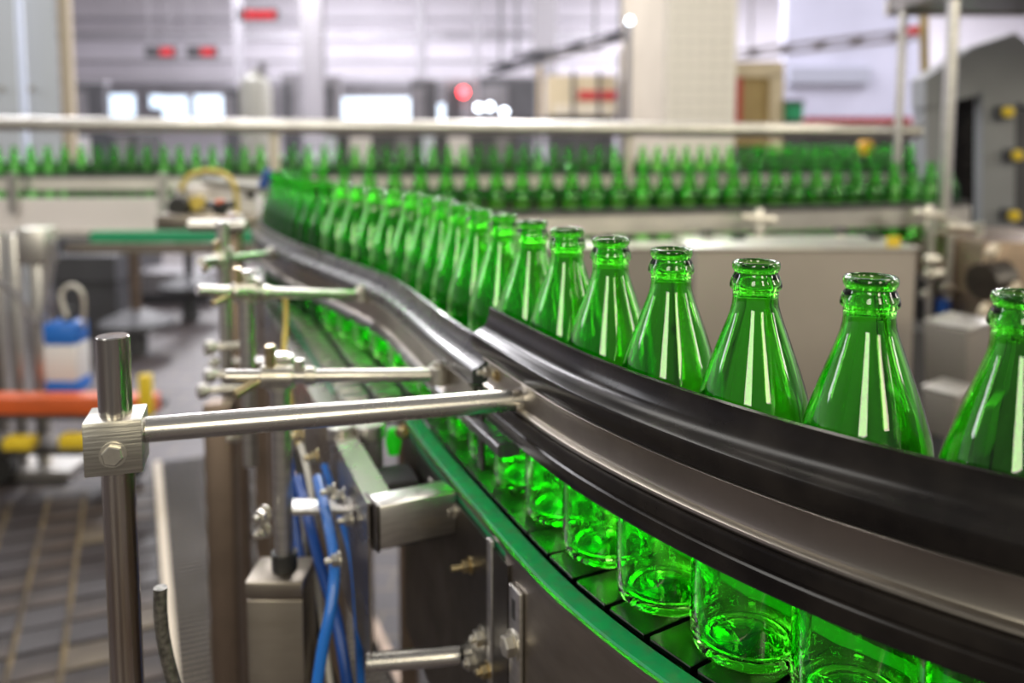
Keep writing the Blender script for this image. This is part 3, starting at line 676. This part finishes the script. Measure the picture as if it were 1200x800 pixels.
# stubs and clamps lower on the posts
t = thing('square_column', 'grey square steel column with rounded cap under the second clamp post', 'column', (-.226, .79, 0))
part('body', MB().box((-.226, .800, .44), (.055, .05, .88), ch=.003), M['sheet'], t)
part('cap', MB().box((-.226, .800, .889), (.056, .052, .018), ch=.003), M['sheet'], t)
part('socket', MB().cyl((at(327, 400, .8).x, .80, .85), (at(327, 400, .8).x, .80, .915), .0125, 20), M['rubber'], t)
t = thing('support_leg', 'tall brown square leg standing left of the grey column', 'leg', (-.455, 1.3, 0))
part('tube', MB().box((-.455, 1.3, .455), (.042, .042, .91), ch=.003), M['brown_steel'], t)
part('foot', MB().box((-.455, 1.3, .012), (.10, .10, .012)), M['dark_steel'], t)
for i, (px, py, Y) in enumerate([(240, 407, 1.25), (240, 440, 1.25), (232, 458, 1.2), (205, 0, 0)][:3]):
    c = at(px + 6, py, Y); e = c + Vector((.05, .015, 0))
    t = thing('clamp_bolt', ['upper', 'middle', 'lowest'][i] + ' pale clamp knob on the brown leg', 'bolt', c)
    part('knob', MB().cyl(c + Vector((-.006, -.006, 0)), c + Vector((.006, .002, 0)), .011, 20, ch=.002), M['sheet_light'], t)
    part('shank', MB().cyl(c, e, .006, 12), M['bolt'], t)
# clamp on second column, lower left (round knob pair)
# ---------------------------------------------------------------- hoses
def hose(name, pts, r, m, label, cat='hose'):
    P = [at(*p) for p in pts]; solo(name, MB().tube(P, r, 12), M[m], label, cat, P[0])
hose('air_hose', [(372, 560, .84), (384, 610, .78), (392, 660, .74), (388, 710, .72), (378, 760, .71), (368, 830, .70)], .0052, 'blue_hose', 'brighter blue air hose hanging in front, bending left at the bottom')
hose('air_hose', [(350, 560, .90), (362, 610, .84), (378, 670, .80), (393, 720, .77), (404, 780, .75), (412, 840, .74)], .0055, 'blue_dark', 'darker blue air hose crossing behind the bright one')
hose('air_hose', [(318, 440, 1.02), (326, 480, 1.0), (336, 520, .97), (343, 570, .93), (350, 640, .90), (372, 720, .88)], .0050, 'blue_dark', 'dark blue hose passing behind the second clamp post')
hose('air_hose', [(380, 545, .88), (398, 600, .84), (414, 660, .80), (420, 740, .78), (424, 820, .77)], .0040, 'blue_hose', 'thin blue hose farthest right beside the edge profile')
hose('cable', [(352, 520, .92), (364, 570, .88), (370, 640, .84), (374, 700, .82), (390, 820, .80)], .0035, 'white_cable', 'pale grey cable among the blue hoses', 'cable')
hose('cable', [(345, 530, .93), (357, 580, .9), (362, 640, .86), (368, 720, .84), (398, 820, .82)], .0035, 'rubber', 'black cable among the blue hoses', 'cable')
hose('cable', [(334, 340, 1.15), (335, 380, 1.12), (333, 420, 1.08), (340, 470, 1.04), (350, 520, .98)], .0035, 'yellow_cable', 'thin yellowish cable rising beside the third post', 'cable')
P = [at(188, 688, .60), at(188, 715, .60), at(191, 745, .60), at(197, 775, .60), at(207, 815, .60), at(222, 880, .60)]
t = thing('braided_hose', 'grey braided steel hose stub curving up right of the nearest post', 'hose', P[-1])
part('hose_body', MB().tube(P, .0049, 16), M['hose_braid'], t)

# ---------------------------------------------------------------- middle row rail and cabinets
sR0 = ARC[arc_near(-.28, 2.385)]; sR1 = ARC[arc_near(1.45, 2.79)]
t = thing('guide_rail', 'broad silver guide rail in front of the middle row, curved at its right end', 'rail', (.5, 2.5, ZC + .05))
part('rail_bar', MB().sweep(prof([(-.062, .048), (-.062, .102), (-.048, .108), (-.044, .102), (-.044, .048), (-.052, .044)]), frames(sR0, sR1, .03)), M['sheet_light'], t)
part('dark_lip', MB().sweep(prof([(-.043, .102), (-.043, .122), (-.060, .122), (-.060, .109)]), frames(sR0, sR1, .03)), M['sheen_plastic'], t)
for px in (703, 890, 1088):
    b = at(px, 245, 2.42 if px < 1000 else 2.55)
    kk = part('rail_post', MB().box((b.x, b.y, ZC + .045), (.022, .02, .15), ch=.002), M['steel'], t)
    part('clamp', MB().cyl((b.x - .05, b.y - .004, ZC + .098), (b.x + .045, b.y - .004, ZC + .088), .012, 12), M['bolt'], kk)
t = thing('row_conveyor', 'chain conveyor carrying the middle row behind the steel cabinets', 'conveyor', (.5, 2.55, 0))
part('chain', MB().sweep(prof([(-.045, -.004), (-.045, .0035), (.045, .0035), (.045, -.004)]), frames(sC1 + .75, ARC[-1], .03)), M['plate'], t)
part('side_plate', MB().sweep(prof([(-.066, -.10), (-.066, .0), (-.048, .0), (-.048, -.10)]), frames(sC1 + .85, ARC[-1], .03)), M['sheet_light'], t)
part('side_plate', MB().sweep(prof([(.048, -.10), (.048, .0), (.066, .0), (.066, -.10)]), frames(sC1 + .85, ARC[-1], .03)), M['sheet'], t)
for (x, y) in ((-.2, 2.4), (.5, 2.51), (1.4, 2.77)): part('leg', MB().box((x, y, .45), (.04, .04, .9)), M['dark_steel'], t)
def cab(x0, x1, y0, Y, dep, label, m):
    a = at(x0, y0, Y); b = at(x1, y0, Y); zt = a.z
    t = thing('machine_cabinet', label, 'cabinet', ((a.x + b.x) / 2, Y + dep / 2, 0))
    part('body', MB().box(((a.x + b.x) / 2, Y + dep / 2, zt / 2), (b.x - a.x, dep, zt), ch=.006), M[m], t)
    part('top_cover', MB().box(((a.x + b.x) / 2, Y + dep / 2, zt + .004), (b.x - a.x + .01, dep + .01, .008), ch=.002), M['sheet_light'], t)
    return t
M['cab1'] = mat('warm_grey_cabinet_steel', (.36, .32, .285), .55, .3, .12, 3); M['cab2'] = mat('brown_grey_cabinet_steel', (.27, .245, .225), .55, .3, .12, 3)
cabA = t = cab(814, 1075, 293, 2.12, .26, 'wide warm grey steel cabinet behind the three nearest bottles', 'cab1')
t = cab(560, 803, 292, 2.20, .12, 'darker grey steel cabinet behind the middle bottles of the near row', 'cab2')
a = at(795, 385, 2.19); part('latch', MB().cyl(a + Vector((0, -.006, 0)), a, .012, 12), M['rubber'], t)
for px, py in ((828, 276), (865, 281), (985, 273), (1023, 279)):
    a = at(px, py, 2.3); kz = cabA.location
    tk = part('clamp_knob', MB().cyl(a, a + Vector((0, 0, .014)), .020, 10, ch=.003), M['rubber'], cabA, 'black clamp knob')
    part('stem', MB().cyl(a + Vector((0, 0, -.03)), a, .006, 8), M['bolt'], tk)
a = at(1047, 284, 2.12); solo('warning_tag', MB().box(a, (.034, .004, .030), ch=.001), M['yellow'], 'small yellow tag standing on the wide grey cabinet', 'tag', a)

# ---------------------------------------------------------------- back line: conveyor with long far row
def yl(x): return 4.0 + .10 * x
t = thing('back_conveyor', 'long grey conveyor carrying the far row of small bottles', 'conveyor', (-.2, 3.9, 0))
def ln(prof_, x0, x1):
    nrm = Vector((-.0995, .995, 0)); fr = [(Vector((x0, yl(x0), 0)), nrm), (Vector((x1, yl(x1), 0)), nrm)]; return MB().sweep([(a_, z) for a_, z in prof_], fr)
part('chain', ln([(-.05, BZ - .008), (-.05, BZ - .001), (.05, BZ - .001), (.05, BZ - .008)], -2.8, 2.3), M['plate'], t)
part('guide_bar', ln([(-.064, 1.095), (-.064, 1.148), (-.05, 1.148), (-.05, 1.095)], -2.8, 2.3), M['sheet_light'], t)
part('dark_lip', ln([(-.060, 1.149), (-.060, 1.168), (-.046, 1.168), (-.046, 1.149)], -2.8, 2.3), M['grey_dark'], t)
part('side_panel', ln([(-.12, .905), (-.12, 1.062), (-.055, 1.062), (-.055, .905)], -2.8, -.9), M['wall_warm'], t)
part('side_panel', ln([(-.10, .93), (-.10, 1.035), (-.055, 1.035), (-.055, .93)], -.9, 2.3), M['sheet'], t)
part('cover_edge', ln([(-.135, .895), (-.135, .925), (-.12, .925), (-.12, .895)], -2.8, -.9), M['steel'], t)
for px in (11, 188): a = at(px, 200, 3.62); part('rail_post', MB().box((a.x, 3.64, 1.09), (.035, .03, .17)), M['steel'], t)
for x in (-2.3, -1.0, .2, 1.4): part('leg', MB().box((x, yl(x), .46), (.05, .05, .92)), M['dark_steel'], t)
part('return_belt', rect(MB(), 105, 272, 300, 284, 3.4, .06), M['green_plain'], t, 'green return belt hanging under the back conveyor')
part('return_tray', rect(MB(), 75, 286, 300, 297, 3.45, .04), M['sheet'], t)
# frame stand at far left
a = at(60, 300, 3.3); t = thing('frame_stand', 'steel leg frame with splice box under the back conveyor at far left', 'stand', (a.x, 3.3, 0))
for x0, x1, y0 in ((12, 25, 275), (36, 52, 290), (-4, 4, 275)):
    l = at(x0, 400, 3.3); r_ = at(x1, 400, 3.3); zt = at(30, y0, 3.3).z
    part('leg', MB().box(((l.x + r_.x) / 2, 3.32, zt / 2), (r_.x - l.x, .04, zt), ch=.003), M['steel'], t)
part('splice_box', rect(MB(), 18, 268, 52, 310, 3.26, .1, .004), M['sheet_light'], t)
part('hanger', MB().cyl(at(60, 280, 3.3), at(48, 400, 3.3), .012, 10), M['steel'], t)
part('foot', rect(MB(), -10, 552, 80, 562, 3.2, .2), M['steel'], t)
# clutter left of the bend
a = at(258, 250, 1.50)
t = thing('star_knob_post', 'dark post with black star knob and orange cap behind the farthest clamp post', 'post', (a.x, 1.55, 0))
part('upright', MB().box((a.x, 1.56, .60), (.034, .034, 1.16), ch=.003), M['brown_steel'], t)
kc = at(258, 243, 1.5); kn = MB()
for i in range(5):
    an = i * 2 * math.pi / 5 + .3; kn.cyl(kc, kc + Vector((math.cos(an) * .026, math.sin(an) * .026, .006)), .007, 10, r2=.006)
kn.cyl(kc + Vector((0, 0, -.012)), kc + Vector((0, 0, .006)), .012, 16); kk = part('star_knob', kn, M['rubber'], t)
part('cap', MB().cyl(kc + Vector((0, 0, .004)), kc + Vector((0, 0, .014)), .009, 16, ch=.002), M['orange'], kk)
part('collar', MB().cyl(kc + Vector((-.055, 0, -.032)), kc + Vector((.045, 0, -.032)), .011, 16), M['sheet_light'], t)
t = thing('control_bracket', 'pale machine bracket with round black knob left of the bend', 'bracket', (at(255, 240, 2.6)))
part('plate', rect(MB(), 205, 218, 300, 268, 2.62, .06, .004), M['wall_warm'], t)
part('tray', rect(MB(), 182, 252, 300, 270, 2.5, .12, .004), M['sheet'], t)
a = at(262, 262, 2.6); part('leg', MB().box((a.x, 2.62, a.z / 2), (.03, .03, a.z)), M['dark_steel'], t)
a = at(207, 243, 2.55); part('knob', MB().cyl(a, a + Vector((0, .05, 0)), .032, 20, ch=.005), M['rubber'], t)
a = at(229, 238, 2.58); part('lamp', MB().cyl(a, a + Vector((0, .03, 0)), .022, 16), M['yellow_cable'], t)
a = at(293, 232, 2.55); part('handle', MB().cyl(a, a + Vector((.01, 0, .04)), .014, 10), M['rubber'], t)
a = at(214, 224, 2.6); part('post', MB().cyl(a + Vector((0, 0, .02)), a + Vector((0, 0, -.1)), .014, 10), M['steel'], t)
part('arm', MB().cyl(at(240, 212, 2.6), at(312, 222, 2.45), .014, 12), M['silver_grey'], t)
hose('cable', [(212, 222, 2.5), (222, 206, 2.5), (245, 200, 2.5), (266, 206, 2.5), (276, 222, 2.5), (278, 250, 2.5)], .0075, 'yellow_cable', 'yellow cable looping in an arc left of the bend', 'cable')
a = at(311, 208, 2.45); solo('blue_coupling', MB().cyl(a + Vector((-.01, 0, -.03)), a + Vector((.012, 0, .022)), .014, 14, ch=.003), M['blue_dark'], 'blue coupling at the left end of the bend', 'coupling', a)

# ---------------------------------------------------------------- blue canister on its orange cart
t = thing('tool_cart', 'low orange barred cart with yellow bumper under the far line at left', 'cart', (at(80, 500, 3.1).x, 3.2, 0))
part('frame_bar', rect(MB(), -40, 466, 178, 486, 3.05, .08, .004), M['orange'], t)
part('bumper', rect(MB(), 2, 515, 36, 528, 3.0, .06, .004), M['yellow'], t); part('bumper', rect(MB(), 68, 512, 106, 526, 3.0, .06, .004), M['yellow'], t)
part('upright', rect(MB(), 162, 440, 176, 488, 3.0, .03, .003), M['yellow'], t)
part('deck', rect(MB(), -40, 484, 172, 492, 3.1, .195), M['grey_dark'], t)
part('side_bar', rect(MB(), -40, 528, 120, 534, 3.05, .2), M['dark_steel'], t)
for x in (0, 150): c = at(x, 520, 3.2); part('wheel', MB().cyl((c.x, 3.15, .07), (c.x, 3.20, .07), .07, 20), M['rubber'], t)
c = at(70, 465, 3.18); zb = c.z + .006
t = thing('canister', 'blue and white plastic canister standing on the orange cart', 'canister', (c.x, 3.25, zb))
H = at(70, 380, 3.18).z - zb
part('base', MB().box((c.x, 3.25, zb + H * .10), (.125, .12, H * .20), ch=.012), M['blue_can'], t)
part('label_band', MB().box((c.x, 3.25, zb + H * .44), (.122, .117, H * .52), ch=.008), M['label_white'], t, 'white label band')
part('shoulder', MB().box((c.x, 3.25, zb + H * .84), (.125, .12, H * .32), ch=.016), M['blue_can'], t)
part('pump', MB().cyl((c.x + .01, 3.25, zb + H), (c.x + .01, 3.25, zb + H + .05), .022, 14).cyl((c.x + .01, 3.25, zb + H + .03), (c.x - .03, 3.25, zb + H + .09), .012, 10), M['grey_dark'], t)
hose('suction_hose', [(78, 372, 3.2), (72, 345, 3.2), (84, 334, 3.2), (97, 345, 3.2), (98, 375, 3.25), (94, 420, 3.35)], .008, 'white_cable', 'pale hose looping out of the blue canister')
hose('suction_hose', [(64, 285, 3.3), (58, 330, 3.3), (45, 380, 3.3), (20, 345, 3.3), (-5, 330, 3.3)], .012, 'mid_grey', 'grey hose sagging left of the blue canister')
# dark pedestals under the back line
for x, yb, Y, lb in ((160, 372, 5.2, 'round-footed dark pedestal under the far line'), (222, 330, 6.2, 'smaller dark pedestal right of the round-footed one')):
    a = at(x, yb, Y); t = thing('pedestal', lb, 'stand', (a.x, Y, a.z))
    part('column', MB().cyl((a.x, Y, a.z), (a.x, Y, at(x, 285, Y).z), .032, 16), M['brown_steel'] if x < 200 else M['grey_dark'], t)
    part('foot', MB().lathe([(0, 0), (.22, 0), (.22, .03), (.06, .1), (0, .1)], (a.x, Y, a.z - .05), 24), M['grey_dark'], t)
    part('head', MB().cyl((a.x, Y, at(x, 292, Y).z), (a.x, Y, at(x, 272, Y).z), .09, 16), M['grey_dark'], t)
    part('ground_leg', MB().cyl((a.x, Y, 0), (a.x, Y, a.z), .06, 16), M['grey_dark'], t)
pxbox('floor_cabinet', 'low grey plinth crossing under the back line', 'cabinet', (100, 320, 245, 345), 6.8, .4, 'mid_grey')
pxbox('floor_cabinet', 'dark low box beneath the pedestals', 'cabinet', (60, 300, 135, 330), 5.6, .4, 'grey_dark')
# bars and pan stand for small beige floor tiles, built as a grating
g = MB(); t0, t1, r0, r1 = -.45, 1.5, .0, .46
for i in range(24): g.box(gf((t0 + t1) / 2, r0 + i * .02, .022), (.0028, t1 - t0, .008), rz=GA)
for i in range(79): g.box(gf(t0 + i * .025, (r0 + r1) / 2, .022), (r1 - r0, .0028, .006), rz=GA)
t = thing('mosaic_floor', 'fine beige tile floor with dark joints, as a grating over a beige drain pan, left of the brown leg', 'mosaic', gf(.5, .23, 0))
part('joint_bars', g, M['tile_dark'], t, kind='stuff', smooth=0)
part('frame', MB().box(gf((t0 + t1) / 2, r0 - .018, .016), (.026, t1 - t0, .032), rz=GA), M['tan'], t, smooth=0)
part('frame', MB().box(gf((t0 + t1) / 2, r1 + .018, .016), (.026, t1 - t0, .032), rz=GA), M['brown_steel'], t, smooth=0)
part('pan', MB().box(gf((t0 + t1) / 2, (r0 + r1) / 2, .010), (r1 - r0, t1 - t0, .006), rz=GA), M['pan'], t)

# ---------------------------------------------------------------- right hand machines
t = thing('guard_machine', 'large grey slant-topped machine guard at the right edge', 'machine', (at(1150, 200, 3.4).x, 3.6, 0))
def poly(mb, pts, Y, dep):
    f_ = [at(x, y, Y) for x, y in pts]; k = len(f_)
    mb.add([tuple(p) for p in f_] + [(p.x, p.y + dep, p.z) for p in f_], [tuple(range(k)), tuple(range(2 * k - 1, k - 1, -1))] + [(i, (i + 1) % k, k + (i + 1) % k, k + i) for i in range(k)]); return mb
part('hood', poly(MB(), [(1084, 92), (1140, 55), (1190, 38), (1215, 60), (1215, 128), (1160, 108), (1120, 118), (1084, 126)], 3.4, .12), M['grey_paint'], t, smooth=0)
part('side_panel', poly(MB(), [(1084, 126), (1110, 118), (1110, 300), (1088, 300)], 3.42, .10), M['grey_paint'], t, smooth=0)
part('opening', poly(MB(), [(1111, 120), (1152, 108), (1152, 330), (1111, 330)], 3.6, .05), M['black'], t, 'black panel for the dark inside of the guard opening', smooth=0)  # black panel paints the shade inside the opening
part('door', poly(MB(), [(1152, 106), (1190, 118), (1188, 330), (1150, 330)], 3.38, .06), M['grey_paint'], t, smooth=0)
part('back_panel', poly(MB(), [(1188, 60), (1260, 70), (1260, 360), (1186, 360)], 3.7, .3), M['grey_dark'], t, smooth=0)
part('base', MB().box((at(1150, 300, 3.6).x + .05, 3.7, .4), (.55, .5, .8)), M['grey_dark'], t)
for px, py, lb in ((1184, 131, 'upper'), (1195, 182, 'middle'), (1191, 253, 'lower')):
    a = at(px, py, 3.3); tb = thing('push_button', '%s round yellow push button on the right machine' % lb, 'button', a)
    part('cap', MB().cyl(a, a + Vector((0, .03, 0)), .020, 20, ch=.004), M['yellow'], tb); part('housing', MB().box(a + Vector((0, .05, 0)), (.05, .05, .05), ch=.004), M['grey_dark'], tb)
a = at(1016, 173, 4.6); tb = thing('push_button', 'orange-yellow cap above the far bottles left of the thin post', 'button', a)
part('cap', MB().cyl(a, a + Vector((0, .04, 0)), .040, 20, ch=.004), mat('amber_cap', (.85, .45, .02), .4), tb); part('housing', MB().box((a.x, a.y + .07, (a.z + .01) / 2), (.06, .06, a.z + .01)), M['grey_dark'], tb)
t = thing('overhead_walkway', 'dark overhead tray at the top right carried by two thin posts', 'walkway', (at(1118, 290, 2.6).x, 2.7, 0))
wa = at(1040, 15, 3.3); part('tray', MB().box((wa.x + .6, 2.95, wa.z + .03), (1.2, .7, .06)), M['dark_steel'], t); part('edge_bar', MB().box((wa.x + .6, 3.31, wa.z + .02), (1.2, .02, .06)), M['tan'], t)
a = at(1118, 0, 2.6); part('post', MB().cyl((a.x, 2.6, .0), (a.x, 2.6, a.z), .018, 20), M['steel'], t)
a = at(1059, 0, 3.2); part('post', MB().cyl((a.x, 3.2, .0), (a.x, 3.2, a.z), .015, 20), M['steel'], t)
part('pipe', MB().cyl(at(1082, 5, 3.6), at(1084, 92, 3.6), .018, 12), M['ochre'], t, 'ochre drop pipe')
a = at(1071, 36, 3.9); part('red_box', MB().box(a, (.05, .05, .04)), M['red'], t)
cl = at(1118, 265, 2.58); tk = thing('post_clamp', 'bright clamp with short rod on the thick right post', 'clamp', cl)
part('barrel', MB().cyl(cl + Vector((0, .02, -.02)), cl + Vector((0, .02, .02)), .03, 16), M['bolt'], tk); part('rod', MB().cyl(cl + Vector((-.03, -.015, 0)), cl + Vector((.07, -.015, -.005)), .013, 14), M['bolt'], tk)
# valve cluster and boxes lower right
t = thing('valve_cluster', 'cluster of shiny valves and pipes right of the wide cabinet', 'valves', (at(1100, 330, 2.4).x, 2.45, 0))
for i, (px, py, dx, r_) in enumerate([(1092, 305, 18, .016), (1094, 322, 22, .018), (1110, 338, 16, .014), (1086, 345, 14, .013), (1118, 312, 20, .012)]):
    a = at(px, py, 2.4 + .02 * i); part('valve_body', MB().cyl(a + Vector((-dx * .0012, 0, 0)), a + Vector((dx * .0012, 0, 0)), r_, 14, ch=.003), M['bolt'], t)
for px, y0, y1, r_ in ((1093, 255, 380, .010), (1115, 275, 400, .012), (1130, 295, 420, .009), (1148, 260, 410, .013)):
    a = at(px, y0, 2.45); part('pipe', MB().cyl(a, (a.x, a.y, .3), r_, 12), M['steel'], t)
a = at(1106, 350, 2.45); part('sleeve', MB().cyl(a, a + Vector((0, 0, -.08)), .02, 12), M['blue_dark'], t)
part('frame', MB().box((at(1110, 400, 2.6).x, 2.62, .45), (.30, .1, .9)), M['grey_dark'], t)
t = thing('motor_box', 'tilted grey metal box lower right behind the bottles', 'box', (at(1120, 470, 1.9).x, 1.95, .6))
c = at(1122, 415, 1.95); rot = Matrix.Rotation(.5, 3, 'Z') @ Matrix.Rotation(-.1, 3, 'Y')
part('body', MB().box(c, (.09, .11, .15), mat3=rot, ch=.006), M['cab2'], t); part('lid', MB().box(c + Vector((0, 0, .078)), (.096, .116, .010), mat3=rot, ch=.003), M['sheet_light'], t)
part('stand', MB().box((c.x, c.y + .02, (c.z - .07) / 2), (.06, .06, c.z - .07)), M['grey_dark'], t)
t = thing('motor_box', 'smaller pale metal box low at right, below the tilted box', 'box', (at(1110, 500, 1.75).x, 1.8, .5))
c = at(1112, 482, 1.8); part('body', MB().box(c, (.07, .08, .10), mat3=rot, ch=.006), M['cab2'], t); part('lid', MB().box(c + Vector((0, 0, .053)), (.076, .086, .008), mat3=rot, ch=.002), M['sheet_light'], t)
part('stand', MB().box((c.x, c.y, (c.z - .05) / 2), (.05, .05, c.z - .05)), M['grey_dark'], t)
t = thing('drive_housing', 'big brown grey machine housing at the right edge', 'machine', (at(1190, 400, 2.3).x, 2.4, 0))
part('body', MB().box((at(1215, 400, 2.3).x, 2.5, .52), (.32, .4, 1.04), ch=.01), M['brown_steel'], t)
part('flange', MB().cyl(at(1150, 330, 2.25), at(1175, 325, 2.28), .05, 20), M['dark_steel'], t)
for (px, py) in ((1160, 300), (1185, 345), (1150, 370), (1178, 400)):
    a = at(px, py, 2.2); part('fitting', MB().cyl(a, a + Vector((.03, .03, .02)), .014, 12, ch=.002), M['tan'], t)
part('dark_side', MB().box((at(1085, 450, 2.25).x, 2.42, .4), (.10, .3, .8)), M['grey_dark'], t)
